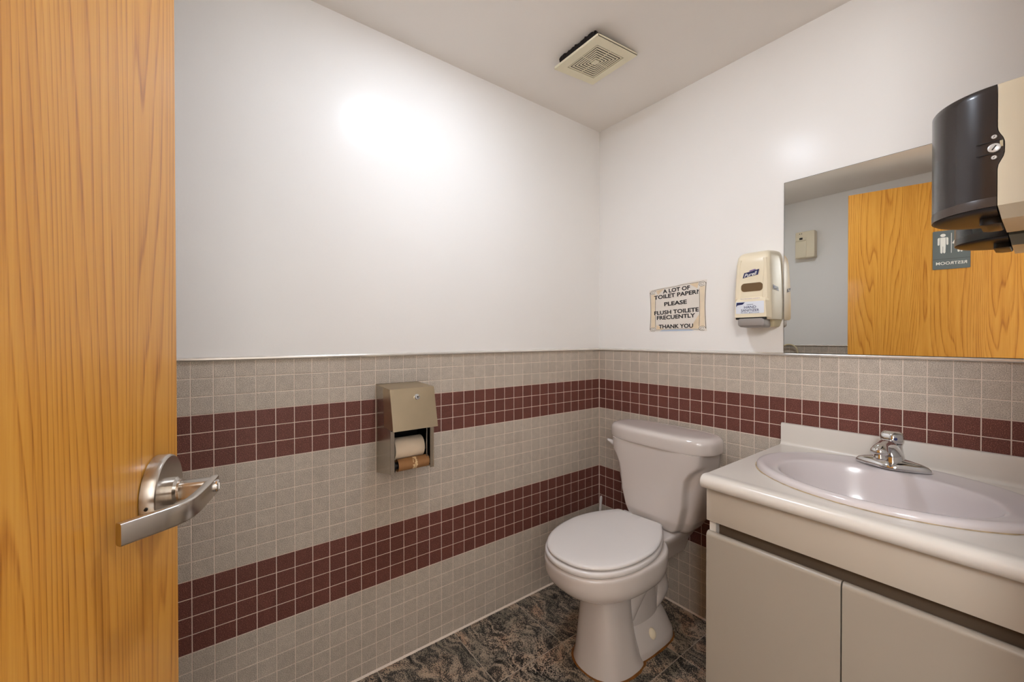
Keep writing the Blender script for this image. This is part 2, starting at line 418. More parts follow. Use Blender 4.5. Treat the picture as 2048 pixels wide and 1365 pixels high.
TG = 0.0023                                       # joint width
tile_cache = {}
def lay(wall, place, rot, first, ncol, nrow, hidden, maroon_rows, parent_loc=(0, 0, 0)):
    """mosaic over one wall; the pieces that show largest are parts, the rest one joined part"""
    cells = {'grey_tile': [], 'maroon_tile': []}
    for i in range(ncol):
        a0 = 0.0015 if i == 0 else (i + first) * P
        a1 = (i + 1 + first) * P
        for r in range(nrow):
            z1, z0 = Z0 - r * PV, max(Z0 - (r + 1) * PV, 0.0)
            w, h = a1 - a0 - TG, z1 - z0 - TG
            c = place((a0 + a1) / 2, (z0 + z1) / 2)
            q = project(c); vis = 0
            if q and -20 < q[0] < 2068 and -20 < q[1] < 1385 and not hidden((a0 + a1) / 2, (z0 + z1) / 2, q): vis = 1 / q[2]
            cells['maroon_tile' if r in maroon_rows else 'grey_tile'].append((vis, c, round(w, 4), round(h, 4)))
    for nm, lst in cells.items():
        lst.sort(key=lambda e: -e[0])
        rest = G()
        R = Matrix.Rotation(rot, 3, 'Z')
        for k, (vis, c, w, h) in enumerate(lst):
            if vis and k < 300:
                key = (nm, w, h)
                if key not in tile_cache:
                    g = G(); g.add(*tile_geo(w, h)); tile_cache[key] = mesh_of(nm, g, nm, 0)
                put(nm, tile_cache[key], wall, c, (0, 0, rot))
            else:
                v, f = tile_geo(w, h)
                rest.add([R @ Vector(p) + Vector(c) for p in v], f)
        if rest.v: tag(obj(nm, rest, nm, wall, 0), kind='stuff')

MAR = {3, 4, 5, 12, 13, 14, 15}
lay(wall_left, lambda a, z: (0, -a, z), PI / 2, 0.0831, 41, 22, lambda a, z, q: q[0] < 352, MAR)
lay(wall_right, lambda a, z: (a, 0, z), 0.0, -0.1638, 29, 22, lambda a, z, q: (a > 0.9 and z < 0.85) or a > 1.47, MAR)
lay(wall_back, lambda a, z: (a, YB, z), PI, 0.2, 29, 22, lambda a, z, q: True, MAR)

# metal edge strip on top of the mosaic
def strip(name, path_fn, length):
    prof = [(0, 0), (0.004, 0), (0.0065, 0.0015), (0.0075, 0.005), (0.0065, 0.0085), (0.004, 0.0105), (0, 0.0115)]
    g = G(); g.loft([[path_fn(a, d, h) for d, h in prof] for a in (0, length)])
    return tag(obj(name, g, 'trim', smooth=60), kind='structure')
strip('trim_1', lambda a, d, h: (d, -a, 1.1555 + h), -YB)
strip('trim_2', lambda a, d, h: (a, -d, 1.1555 + h), XM)
strip('trim_3', lambda a, d, h: (a, YB + d, 1.1555 + h), XM)
# pale caulk line where the mosaic meets the floor
def fillet(name, path_fn, length):
    g = G(); g.loft([[path_fn(a, d, h) for d, h in ((-0.002, -0.001), (0.0062, -0.0005), (0.0055, 0.0012), (0.0012, 0.0055), (-0.002, 0.006))] for a in (0.004, length)])
    return tag(obj(name, g, 'grout', smooth=0), kind='structure')
fillet('trim_5', lambda a, d, h: (d, -a, h), -YB)
fillet('trim_6', lambda a, d, h: (a, -d, h), 0.884)
# metal door frame in the near wall
g = G()
for y0, y1 in ((DO0 - 0.03, DO0 + 0.002), (DO1 - 0.002, DO1 + 0.03)): g.box(XM - 0.008, XM + TH + 0.008, y0, y1, 0, DZ + 0.03, 0.002, 1)
g.box(XM - 0.008, XM + TH + 0.008, DO0 - 0.03, DO1 + 0.03, DZ - 0.002, DZ + 0.03, 0.002, 1)
tag(obj('trim_4', g, 'laminate'), kind='structure')
# hallway beyond the doorway
g = G(); g.box(XM + TH, 2.95, -3.2, 0.4, -0.1, -0.001); tag(obj('floor_hall', g, 'floor_grout', smooth=0), kind='structure')
g = G(); g.box(XM + TH, 2.95, -3.2, 0.4, CEIL, CEIL + 0.1); tag(obj('ceiling_hall', g, 'ceiling', smooth=0), kind='structure')
g = G(); g.box(2.85, 2.95, -3.2, 0.4, -0.001, CEIL); g.box(XM + TH, 2.85, -3.2, -3.1, -0.001, CEIL); g.box(XM + TH, 2.85, 0.3, 0.4, -0.001, CEIL)
tag(obj('wall_hall', g, 'paint', smooth=0), kind='structure')

# ------------------------------------------------------------------ oak door standing open
DA = math.atan2(-0.2525, 0.9676)
door = thing('door_1', None, None, (0.665, -1.753, 0), (0, 0, DA)); tag(door, kind='structure')
# local x from the free edge to the hinges, +y the face turned to the room
g = G(); g.box(0, 0.915, -0.044, 0, 0.012, 2.18, 0.0015, 1)
obj('door_leaf', g, 'oak', door)
for z in (0.25, 1.1, 1.95):
    g = G(); g.lathe([(0.007, -0.05), (0.007, 0.05)], (0.917, -0.049, z), (0, 0, 1), 12); obj('hinge', g, 'satin', door)
LZ = 1.010
g = G(); g.lathe([(0.049, 0.0), (0.0505, 0.001), (0.0505, 0.013), (0.0492, 0.0158), (0.0475, 0.0168), (0.0, 0.0172)], (0.081, 0, LZ), (0, 1, 0), 64, False)
rose = obj('lever_rose', g, 'satin', door, 30)
g = G(); g.lathe([(0.002, 0), (0.002, 0.003)], (0.13, 0.0085, LZ - 0.005), (1, 0, 0), 10); obj('set_screw', g, 'dark', rose)
g = G(); g.lathe([(0.0185, 0.015), (0.0185, 0.024), (0.015, 0.027), (0.015, 0.03)], (0.081, 0, LZ), (0, 1, 0), 32)
obj('lever_collar', g, 'satin', rose, 30)
# lever: neck standing off the door, arm that returns to the door
g = G()
g.box(0.070, 0.094, 0.026, 0.066, LZ - 0.0115, LZ + 0.0115, 0.0045, 3)
path = [(0.066, 0.064), (0.08, 0.0645), (0.11, 0.0640), (0.14, 0.0630), (0.156, 0.0610), (0.168, 0.0570), (0.177, 0.0510), (0.186, 0.0425), (0.196, 0.0325), (0.206, 0.0225), (0.214, 0.0145)]
rings = []
for i, (x, y) in enumerate(path):
    a = Vector(path[max(i - 1, 0)]); c = Vector(path[min(i + 1, len(path) - 1)]); t = (c - a).normalized(); nn = Vector((-t.y, t.x))
    hh = 0.0125 if i > 2 else 0.0122
    rings.append([(x + nn.x * u, y + nn.y * u, LZ - 0.001 + v) for u, v in rrect(-0.0055, 0.0055, -hh, hh, 0.0025, 3)])
g.loft(rings)
obj('lever', g, 'satin', rose, 40)
g = G(); g.lathe([(0.0085, 0), (0.0085, 0.004), (0.0075, 0.005), (0, 0.005)], (0.081, 0.0685, LZ), (0, 1, 0), 24, False)
g.box(0.0802, 0.0818, 0.0735, 0.0742, LZ - 0.005, LZ + 0.004)
obj('key_cylinder', g, 'chrome', rose)

# restroom sign on the door
sgn = thing('restroom_sign', 'grey door sign with white figures and the word RESTROOM, seen in the mirror', 'sign', (0.665, -1.753, 0), (0, 0, DA))
SX0, SX1, SZ0, SZ1 = 0.399, 0.555, 1.637, 1.870
g = G(); g.prism(rrect(SX0, SX1, SZ0, SZ1, 0.005), lambda u, v, h: (u, h, v), 0.0002, 0.0034); obj('panel', g, 'sign_grey', sgn)
g = G(); g.box(SX0, SX1, 0.0034, 0.0038, 1.698, 1.6992); obj('dividing_line', g, 'dark', sgn)
cx = (SX0 + SX1) / 2
def figure(name, x, woman):
    g = G(); fn = lambda u, v, h: (x + u, h, v)
    g.prism([(0.0115 * math.cos(t), 1.842 + 0.0095 * math.sin(t)) for t in [2 * PI * i / 20 for i in range(20)]], fn, 0.0034, 0.0042)
    if woman:
        g.prism([(-0.010, 1.829), (0.010, 1.829), (0.020, 1.778), (-0.020, 1.778)], fn, 0.0034, 0.0042)
        for sg in (-1, 1):
            g.prism([(sg * 0.010, 1.829), (sg * 0.015, 1.828), (sg * 0.033, 1.790), (sg * 0.026, 1.786), (sg * 0.0105, 1.818)], fn, 0.0034, 0.0042)
            g.prism([(sg * 0.0015, 1.777), (sg * 0.0105, 1.777), (sg * 0.0105, 1.738), (sg * 0.006, 1.734), (sg * 0.0015, 1.738)], fn, 0.0034, 0.0042)
    else:
        g.prism([(-0.0115, 1.829), (0.0115, 1.829), (0.0115, 1.775), (-0.0115, 1.775)], fn, 0.0034, 0.0042)
        for sg in (-1, 1):
            g.prism([(sg * 0.0135, 1.829), (sg * 0.020, 1.828), (sg * 0.0225, 1.822), (sg * 0.0225, 1.786), (sg * 0.019, 1.782), (sg * 0.0145, 1.786)], fn, 0.0034, 0.0042)
            g.prism([(sg * 0.001, 1.775), (sg * 0.0115, 1.775), (sg * 0.0105, 1.738), (sg * 0.006, 1.732), (sg * 0.001, 1.738)], fn, 0.0034, 0.0042)
    return obj(name, g, 'white_print', sgn, 0)
figure('figure', cx - 0.035, False)
g = G(); g.box(cx - 0.0012, cx + 0.0012, 0.0034, 0.0042, 1.733, 1.852); obj('figure_bar', g, 'white_print', sgn, 0)
figure('figure', cx + 0.036, True)
# seen from the room the reading direction is towards the free edge (local -x)
writing('lettering', 'RESTROOM', 'white_print', sgn, (cx, 0.0036, 1.664), (-1, 0, 0), (0, 0, 1), 0.0175, 0.128, bold=0.012)

# ------------------------------------------------------------------ ceiling lamp (above the frame)
lamp = thing('ceiling_light', 'lit round ceiling light above the room, seen only as glare on the walls', 'light', LAMP_POS)
g = G(); g.lathe([(0.092, 0.0), (0.092, -0.020), (0.084, -0.024), (0.074, -0.022), (0.072, -0.012)], (0, 0, 0), (0, 0, 1), 48, False); obj('base_ring', g, 'trim', lamp)
g = G(); g.lathe([(0.0715, -0.013), (0.070, -0.022), (0.062, -0.0285), (0.045, -0.033), (0.022, -0.0355), (0.001, -0.036)], (0, 0, 0), (0, 0, 1), 48); obj('glass_dome', g, 'lamp', lamp, 60)

# ------------------------------------------------------------------ exhaust vent
vent = thing('exhaust_vent', 'cream square ceiling vent with concentric slots, sagging from its hole', 'vent', (0.389, -0.362, CEIL - 0.0105), (math.radians(6.0), 0, 0))
# local: y from 0 (held edge) to -0.225 (sagging edge)
V0 = 0.1145; VC = -0.1145
def sq(h, z): return [(-h, VC - h, z), (h, VC - h, z), (h, VC + h, z), (-h, VC + h, z)]
def frame(h0, h1, z0, z1, g=None):
    g = g or G(); g.add(sq(h0, z0) + sq(h1, z0) + sq(h0, z1) + sq(h1, z1),
        [(i, (i + 1) % 4, 4 + (i + 1) % 4, 4 + i) for i in range(4)] + [(8 + i, 8 + (i + 1) % 4, 12 + (i + 1) % 4, 12 + i) for i in range(4)]
        + [(i, (i + 1) % 4, 8 + (i + 1) % 4, 8 + i) for i in range(4)] + [(4 + i, 4 + (i + 1) % 4, 12 + (i + 1) % 4, 12 + i) for i in range(4)]); return g
g = frame(V0, 0.078, -0.0035, 0.0)
for sg in (-1, 1):
    g.box(sg * V0, sg * (V0 - 0.002), VC - V0, VC + V0, -0.003, 0.0065); g.box(-V0, V0, VC + sg * V0, VC + sg * (V0 - 0.002), -0.003, 0.0065)
obj('frame', g, 'vent', vent, 0)
h = 0.0752
for k in range(6):
    obj('louver', frame(h, h - 0.0058, -0.0030, -0.0018), 'vent', vent, 0); h -= 0.0103
g = G(); g.box(-0.0135, 0.0135, VC - 0.0135, VC + 0.0135, -0.0035, 0); obj('center_plate', g, 'vent', vent, 0)
g = G()
for a, b2 in ((-0.079, -0.012), (0.012, 0.079)):
    g.box(a, b2, VC - 0.002, VC + 0.0015, -0.0026, -0.0012); g.box(-0.0015, 0.0015, VC + a, VC + b2, -0.0026, -0.0012)
obj('rib', g, 'vent', vent, 0)
g = G(); g.box(-0.095, 0.095, VC - 0.095, VC + 0.095, 0.0006, 0.0025); obj('backing', g, 'dark', vent, 0)  # shade behind the slots, put in as a black sheet
# dark jagged strip standing in for the shade in the torn gap above the grille
g = G(); rnd = random.Random(3); npt = 26
up = math.tan(math.radians(6.0))
bot, top = [], []
for i in range(npt):
    x = -0.090 + 0.182 * i / (npt - 1)
    bot.append((x, -0.2205, 0.006)); top.append((x, -0.2225 + rnd.uniform(-0.003, 0.004), 0.0105 + 0.2225 * up * 0.97 - (0.006 if i in (0, npt - 1) else 0) - rnd.uniform(0, 0.004)))
g.loft([bot, top, [(p[0], p[1] + 0.004, p[2]) for p in top], [(p[0], p[1] + 0.006, p[2]) for p in bot]], cap=False, closed=False)
bot, top = [], []
for i in range(14):
    y = -0.2205 + 0.11 * i / 13
    bot.append((0.0915, y, 0.006)); top.append((0.0925 + rnd.uniform(-0.003, 0.003), y, max(0.007, 0.0105 - y * up * 0.97 - rnd.uniform(0, 0.004))))
g.loft([bot, top, [(p[0] - 0.004, p[1], p[2]) for p in top], [(p[0] - 0.006, p[1], p[2]) for p in bot]], cap=False, closed=False)
obj('torn_gap_shade', g, 'gap_shade', vent, 0)

# ------------------------------------------------------------------ mirror
mir = thing('mirror', 'large frameless wall mirror above the sink, reflecting the oak door', 'mirror', (1.226, 0, 1.167))
g = G(); g.box(-0.338, 0.336, -0.0045, -0.0005, 0, 0.629); obj('backing', g, 'dark', mir, 0)
g = G(); g.box(-0.3365, 0.336, -0.0062, -0.0047, 0.0, 0.6275); obj('glass', g, 'mirror', mir, 0)

# ------------------------------------------------------------------ paper notice
note = thing('paper_notice', 'small printed scroll notice about toilet paper on the wall above the toilet tank', 'notice', (0.456, 0, 1.2515))
NW = 0.141; NH = 0.2205
# local x along the wall, z up, origin at the bottom middle; top edge slopes up to the right
def npt2(u, v):                                    # u,v in 0..1
    x = -NW + 2 * NW * u
    top = NH * (0.905 + 0.10 * u)
    return x, v * top
fnn = lambda u, v, h: (npt2(u, v)[0], -h, npt2(u, v)[1])
ed = []
for i in range(13): u = i / 12; ed.append((u, 0.0 + 0.03 * math.sin(PI * u) * 0.9))
for i in range(1, 13): v = i / 12; ed.append((1 - 0.02 * math.sin(PI * v), v))
for i in range(1, 13): u = 1 - i / 12; ed.append((u, 1 - 0.02 * math.sin(2 * PI * u) * (1 if u > .5 else -.4)))
for i in range(1, 12): v = 1 - i / 12; ed.append((0.02 * math.sin(PI * v), v))
g = G(); g.prism(ed, fnn, 0.0002, 0.0009); obj('sheet', g, 'note', note, 0)
def flat(name, polys, mat, h=0.0011):
    g = G()
    for p in polys: g.prism(p, fnn, 0.0008, h)
    return obj(name, g, mat, note, 0)
def band(u0, u1, wob):                             # rolled side of the scroll
    L = [(u0 + wob * math.sin(PI * i / 10), 0.09 + 0.80 * i / 10) for i in range(11)]
    Rr = [(u1 - wob * math.sin(PI * i / 10), 0.09 + 0.80 * i / 10) for i in range(11)]
    return L + Rr[::-1]
flat('scroll_roll', [band(0.03, 0.115, 0.006)], 'scroll_pale')
flat('scroll_roll', [band(0.885, 0.97, 0.006)], 'scroll_pale')
def ln(pts, w=0.0035):
    out = []
    L, Rr = [], []
    for i, p in enumerate(pts):
        a = pts[max(i - 1, 0)]; c = pts[min(i + 1, len(pts) - 1)]
        dx, dy = c[0] - a[0], c[1] - a[1]; q = math.hypot(dx, dy) or 1
        L.append((p[0] - dy / q * w, p[1] + dx / q * w)); Rr.append((p[0] + dy / q * w, p[1] - dx / q * w))
    return L + Rr[::-1]
lines = []
for s in (0, 1):
    f = (lambda u: u) if s == 0 else (lambda u: 1 - u)
    lines.append(ln([(f(0.012 + 0.016 * math.sin(PI * i / 10)), 0.05 + 0.9 * i / 10) for i in range(11)], 0.004))
    lines.append(ln([(f(0.12 - 0.008 * math.sin(PI * i / 10)), 0.10 + 0.74 * i / 10) for i in range(11)], 0.003))
    for cv in (0.055, 0.935):
        for rr_ in (0.052, 0.026):
            lines.append(ln([(f(0.072) + rr_ * math.cos(t), cv + rr_ * 0.9 * math.sin(t)) for t in [i / 16 * 2 * PI for i in range(15)]], 0.003))
lines.append(ln([(0.1 + 0.8 * i / 12, 0.985 + 0.004 * math.sin(i)) for i in range(13)], 0.0035))
lines.append(ln([(0.1 + 0.8 * i / 12, 0.035 + 0.020 * math.sin(PI * i / 12)) for i in range(13)], 0.0035))
for cp in lines: flat('scroll_outline', [cp], 'scroll_line', 0.0013)
for cp in ([[(0.13, 0.97), (0.28, 0.975), (0.16, 0.86)], [(0.87, 0.985), (0.72, 0.975), (0.85, 0.86)], [(0.13, 0.05), (0.27, 0.06), (0.14, 0.16)],
                       [(0.87, 0.05), (0.73, 0.06), (0.88, 0.34), (0.885, 0.12)]]): flat('scroll_corner', [cp], 'scroll_tan')
flat('scroll_edge', [[(0.2, 0.012), (0.8, 0.012), (0.75, 0.035), (0.5, 0.045), (0.25, 0.035)]], 'scroll_blue')
slope = math.atan(0.018 * 1.0 / (2 * NW) * 1.15)
def nl(t, u, zz, w, sl):
    x = -NW + 2 * NW * u
    writing('lettering', t, 'ink', note, (x, -0.0013, zz), (math.cos(sl), 0, math.sin(sl)), (-math.sin(sl), 0, math.cos(sl)), 0.0172, w, bold=0.032)
nl('A LOT OF', 0.495, 0.1835, 0.134, 0.055)
nl('TOILET PAPER?', 0.484, 0.1595, 0.220, 0.050)
nl('PLEASE', 0.482, 0.1225, 0.112, 0.040)
nl('FLUSH TOILETE', 0.486, 0.0835, 0.220, 0.032)
nl('FRECUENTLY', 0.482, 0.0595, 0.190, 0.028)
nl('THANK YOU', 0.483, 0.0160, 0.170, 0.006)

# ------------------------------------------------------------------ hand sanitizer dispenser
san = thing('sanitizer_dispenser', 'cream wall-mounted hand sanitizer dispenser at the left edge of the mirror', 'dispenser', (0.8185, 0, 1.262))
# local: x -0.066..0.066, y 0..-0.11, z 0..0.285
def sring(z, hw_b, hw_f, d, y0=-0.0005, r=0.014):
    pts = [(hw_b, y0), (hw_b, -d * 0.45)]
    pts += [(hw_f + 0.002 - r + r * math.cos(t), -d + r - r * math.sin(t)) for t in [i / 6 * PI / 2 for i in range(7)]]
    pts += [(-x, y) for x, y in pts[::-1]]
    return [(x, y, z) for x, y in pts]
g = G()
g.loft([sring(0.028, 0.066, 0.0600, 0.098), sring(0.034, 0.0675, 0.0625, 0.104), sring(0.10, 0.0675, 0.0615, 0.107), sring(0.17, 0.0665, 0.0590, 0.106),
        sring(0.235, 0.0645, 0.0565, 0.103), sring(0.262, 0.0620, 0.0535, 0.098), sring(0.275, 0.0585, 0.0490, 0.088, r=0.013), sring(0.282, 0.0535, 0.0430, 0.072, r=0.012), sring(0.285, 0.047, 0.036, 0.055, r=0.01)])
obj('cover', g, 'cream', san, 32)
g = G(); g.loft([sring(0.0, 0.050, 0.046, 0.040, r=0.01), sring(0.004, 0.056, 0.050, 0.046, r=0.01), sring(0.03, 0.064, 0.056, 0.060, r=0.01)])
obj('back_plate', g, 'cream_dark', san, 32)
# raised side wings of the front, leaving a shallow central panel
g = G()
for sg in (-1, 1):
    rows = []
    for z, x0, x1, d in ((0.105, 0.034, 0.058, 0.1085), (0.17, 0.036, 0.056, 0.1075), (0.225, 0.038, 0.053, 0.1045), (0.252, 0.034, 0.050, 0.1015)):
        rows.append([(sg * x0, -d + 0.003, z), (sg * (x0 + 0.005), -d - 0.0012, z), (sg * (x1 - 0.004), -d - 0.0012, z), (sg * x1, -d + 0.003, z)])
    g = G(); g.loft(rows); obj('front_rib', g, 'cream', san, 30)
g = G()
g.loft([[(x, -d, z) for x, d, z in r] for r in (
    [(-0.062, 0.099, 0.036), (-0.054, 0.1165, 0.036), (0.054, 0.1165, 0.036), (0.062, 0.099, 0.036)],
    [(-0.062, 0.100, 0.062), (-0.053, 0.1175, 0.062), (0.053, 0.1175, 0.062), (0.062, 0.100, 0.062)],
    [(-0.060, 0.101, 0.096), (-0.050, 0.1165, 0.096), (0.050, 0.1165, 0.096), (0.060, 0.101, 0.096)],
    [(-0.056, 0.101, 0.112), (-0.045, 0.1060, 0.112), (0.045, 0.1060, 0.112), (0.056, 0.101, 0.112)])])
obj('front_panel', g, 'cream', san, 20)
g = G(); g.prism(rrect(-0.036, 0.038, 0.132, 0.163, 0.012), lambda u, v, h: (u, h, v), -0.1055, -0.1075); obj('level_window', g, 'amber', san)
g = G(); g.loft([[(x, -0.1178, z) for x, z in rrect(-0.050, 0.047, 0.050, 0.094, 0.003)], [(x, -0.1182, z) for x, z in rrect(-0.050, 0.047, 0.050, 0.094, 0.003)]])
lab = obj('printed_label', g, 'label', san, 0)
# pump bar
g = G()
g.loft([[(x, -0.050, z) for x, z in rrect(-0.043, 0.043, -0.002, 0.034, 0.008)], [(x, -0.100, z) for x, z in rrect(-0.046, 0.046, 0.000, 0.034, 0.009)],
        [(x, -0.112, z) for x, z in rrect(-0.045, 0.045, 0.003, 0.033, 0.009)], [(x, -0.115, z) for x, z in rrect(-0.041, 0.041, 0.007, 0.030, 0.008)]])
obj('pump_bar', g, 'grey_plastic', san, 40)
g = G(); g.box(-0.052, 0.050, -0.113, -0.06, 0.029, 0.0365); obj('bar_slot', g, 'dark', san, 0)
def brand(x0, x1, z0, z1, plane, ux, nm='logo'):
    """slanted navy flag logo with white lettering"""
    g = G(); w = x1 - x0; hh = z1 - z0
    poly = [(x0, z0), (x0 + w * 0.35, z0 + hh * 0.16), (x1 - w * 0.08, z0 + hh * 0.30), (x1, z1), (x0 + w * 0.55, z0 + hh * 0.80), (x0 + w * 0.10, z0 + hh * 0.66)]
    g.prism(poly, plane, 0, 0.0005)
    return obj(nm, g, 'navy', san, 0)
pf = lambda u, v, h: (u, -0.1062 - h, v)
lg = brand(-0.031, 0.026, 0.183, 0.212, pf, (1, 0, 0))
writing('lettering', 'Purell', 'white_print', lg, (-0.0035, -0.1066, 0.1895), (0.985, 0, 0.17), (0.05, 0, 1), 0.0125, 0.044, bold=0.014, shear=0.25)
g = G(); g.prism([(-0.008, 0.2065), (0.014, 0.2105), (0.013, 0.2135), (-0.007, 0.2095)], pf, 0, 0.0004); obj('logo_stripe', g, 'purple', san, 0)
ps = lambda u, v, h: (0.0678 - (u - 0.048) * 0.088 + h, -u, v)
lg2 = brand(0.046, 0.088, 0.131, 0.152, ps, (0, 1, 0), 'side_logo')
writing('lettering', 'Purell', 'white_print', lg2, (0.0671, -0.066, 0.1365), (0.087, 0.985, 0.17), (0, 0.05, 1), 0.009, 0.032, bold=0.014, shear=0.25)
pl = lambda u, v, h: (u, -0.1183 - h, v)
g = G(); g.prism([(-0.049, 0.076), (-0.044, 0.082), (-0.026, 0.084), (-0.018, 0.092), (-0.047, 0.092)], pl, 0, 0.0004); lg3 = obj('label_flag', g, 'navy', lab, 0)
def sl(t, z, hh, w, x=0.0): writing('lettering', t, 'navy', lab, (x, -0.1184, z), (1, 0, 0.0), (0, 0, 1), hh, w, bold=0.006)
sl('Instant', 0.0815, 0.0035, 0.022); sl('HAND', 0.0692, 0.0092, 0.041); sl('SANITIZER', 0.0575, 0.0088, 0.062); sl('Kills germs', 0.0522, 0.0026, 0.062)
writing('lettering', 'PROTECTING HANDS', 'purple', san, (0.0, -0.1165, 0.1015), (1, 0, 0), (0, 0.5, 1), 0.0028, 0.066, bold=0.004, lift=0.004)

# ------------------------------------------------------------------ paper towel dispenser on the near wall
ptd = thing('paper_towel_dispenser', 'dark smoked paper towel dispenser with cream housing mounted in front of the mirror edge', 'dispenser', (XM, -0.2165, 1.51))
# local: x from 0 (wall) towards -0.274, y across, z up
XB = 1.411 - XM; HW = 0.1215; HD = 0.113; HT = 0.262
def bump(z): return 0.010 * math.exp(-((z - 0.125) / 0.030) ** 4)
def cover_ring(z, k=1.0, dz=0.0):
    pts = [(XB + bump(z), -HW * k)]
    pts += [(XB - HD * k * math.sin(t), -HW * k * math.cos(t)) for t in [i / 28 * PI for i in range(29)]]
    pts += [(XB + bump(z), HW * k)]
    return [(x, y, z + dz) for x, y in pts]
zz = [0.0, 0.02] + [0.03 + 0.2 * i / 24 for i in range(25)] + [0.25, 0.262]
g = G(); g.loft([cover_ring(z) for z in zz] + [cover_ring(0.262, 0.985, 0.003)])
obj('cover', g, 'smoke', ptd, 40)
g = G()
def lip(z, k): return [(XB - HD * k * math.sin(t), -HW * k * math.cos(t), z) for t in [i / 28 * PI for i in range(29)]]
g.loft([lip(0.0, 1.0), lip(0.0, 1.004), lip(0.019, 1.004), lip(0.0205, 1.0)], cap=False, closed=False)
obj('cover_lip', g, 'smoke_band', ptd, 40)
g = G()
g.loft([[(XB - HD * k * math.sin(t), -HW * k * math.cos(t), z) for t in [i / 28 * PI for i in range(29)]] for k, z in ((0.985, -0.0005), (0.95, -0.004), (0.80, -0.007), (0.55, -0.009))])
g.loft([[(x, y, z) for x, y in rrect(XB - 0.03, XB + 0.004, -0.045, 0.06, 0.008)] for z in (-0.004, -0.024)] + [[(x, y, -0.027) for x, y in rrect(XB - 0.020, XB + 0.002, -0.035, 0.05, 0.006)]])
obj('underside', g, 'smoke_under', ptd, 40)
# cream housing: sides follow the wavy joint
g = G()
def hring(z, inset=0.0):
    x0 = XB + bump(z) + 0.0012
    return [(x0, -HW + inset, z), (-0.001, -HW + inset, z), (-0.001, HW - inset, z), (x0, HW - inset, z)]
g.loft([hring(0.0)] + [hring(z) for z in zz[1:-1]] + [hring(0.263), hring(0.2655, 0.004)])
g.loft([[(XB + 0.006, -0.095, -0.026), (-0.001, -0.09, -0.026), (-0.001, 0.09, -0.026), (XB + 0.006, 0.095, -0.026)], [(XB + 0.0015, -HW + 0.001, 0.0), (-0.001, -HW + 0.001, 0.0), (-0.001, HW - 0.001, 0.0), (XB + 0.0015, HW - 0.001, 0.0)]])
obj('housing', g, 'cream', ptd, 25)
for z, r in ((0.151, 0.0043), (0.127, 0.0095), (0.106, 0.0043)):
    g = G(); g.lathe([(r, 0), (r, 0.0015), (r * 0.85, 0.0022), (0, 0.0022)], (XB - 0.004, -HW - 0.0005, z), (0, -1, 0), 24, False)
    k = obj('lock', g, 'lock_white', ptd)
    g = G()
    if r > 0.006: g.box(-0.0011, 0.0011, -0.0005, 0.0002, -0.0055, 0.0055)
    else: g.box(-0.0006, 0.0006, -0.0005, 0.0002, -0.002, 0.002)
    obj('key_slot', g, 'dark', k, 0, (XB - 0.004, -HW - 0.0026, z), (0, 0.6, 0))
g = G(); g.box(XB + 0.004, XB + 0.0085, -HW - 0.0012, -HW, 0.127, 0.140); obj('status_window', g, 'cream_dark', ptd, 0)
for z in (0.142, 0.116):
    g = G(); g.box(XB - 0.030, XB + 0.005, -HW - 0.0006, -HW + 0.001, z - 0.0008, z + 0.0008); obj('groove', g, 'dark', ptd, 0)

# ------------------------------------------------------------------ toilet paper dispenser
tpd = thing('toilet_paper_dispenser', 'stainless steel toilet paper dispenser with key lock on the left wall', 'dispenser', (0, -1.142, 0.745))
# local: x out of the wall, y -0.08 (left) .. 0.08 (right), z 0..0.308
HWD = 0.080; t = 0.0012
g = G()
for sg in (-1, 1):
    y0, y1 = (sg * HWD, sg * (HWD - t))
    pr_ = [(0.0005, -0.015), (0.0005, 0.308), (0.142, 0.301), (0.146, 0.015), (0.10, 0.006)] if sg < 0 else [(0.0005, -0.015), (0.0005, 0.308), (0.142, 0.301), (0.146, 0.012), (0.10, 0.004)]
    g.prism(pr_, lambda u, v, h: (u, h, v), y0, y1)
    g.prism([(0.142, 0.012), (0.142, 0.16), (0.1435, 0.16), (0.1435, 0.012)], lambda u, v, h: (u, h, v), sg * HWD, sg * (HWD - 0.014))
g.prism([(0.0005, 0.308), (0.142, 0.301), (0.142, 0.2998), (0.0005, 0.3068)], lambda u, v, h: (u, h, v), -HWD, HWD)
obj('housing', g, 'steel', tpd, 0)
g = G(); g.box(0.001, 0.003, -HWD + 0.002, HWD - 0.002, 0.0, 0.303)
g.box(0.003, 0.139, -HWD + 0.0014, -HWD + 0.0022, 0.012, 0.296); g.box(0.003, 0.139, HWD - 0.0022, HWD - 0.0014, 0.012, 0.296)
g.box(0.003, 0.139, -HWD + 0.003, HWD - 0.003, 0.19, 0.192)
obj('interior', g, 'dark', tpd, 0)
g = G()
for sg, yy in ((-1, -HWD - 0.0008), (1, HWD + 0.0008)):
    g.prism([(0.075, 0.302), (0.1432, 0.302), (0.173, 0.166), (0.085, 0.166)], lambda u, v, h: (u, h, v), yy, yy - sg * 0.001)
g.prism([(0.0, 0.3084), (0.1425, 0.3024), (0.1740, 0.164), (0.1728, 0.1636), (0.1415, 0.3012), (0.0, 0.3072)], lambda u, v, h: (u, h, v), -HWD - 0.0015, HWD + 0.0015)
hood = obj('hood', g, 'hood_steel', tpd, 0)
dh = Vector((0.0315, 0, -0.1384)).normalized(); nh = Vector((-dh.z, 0, dh.x))
lc = Vector((0.1425, 0.013, 0.3024)) + dh * 0.032
g = G(); g.lathe([(0.0105, 0), (0.0105, 0.004), (0.009, 0.006), (0.0, 0.0065)], lc, nh, 28, False); lk = obj('lock', g, 'chrome', hood)
g = G(); g.lathe([(0.0025, 0.0064), (0.0025, 0.0072)], lc, nh, 10); g.box(-0.001, 0.001, -0.0009, 0.0009, -0.006, 0.001, mat=Matrix.Translation(lc + nh * 0.0068)); obj('keyhole', g, 'dark', lk, 0)
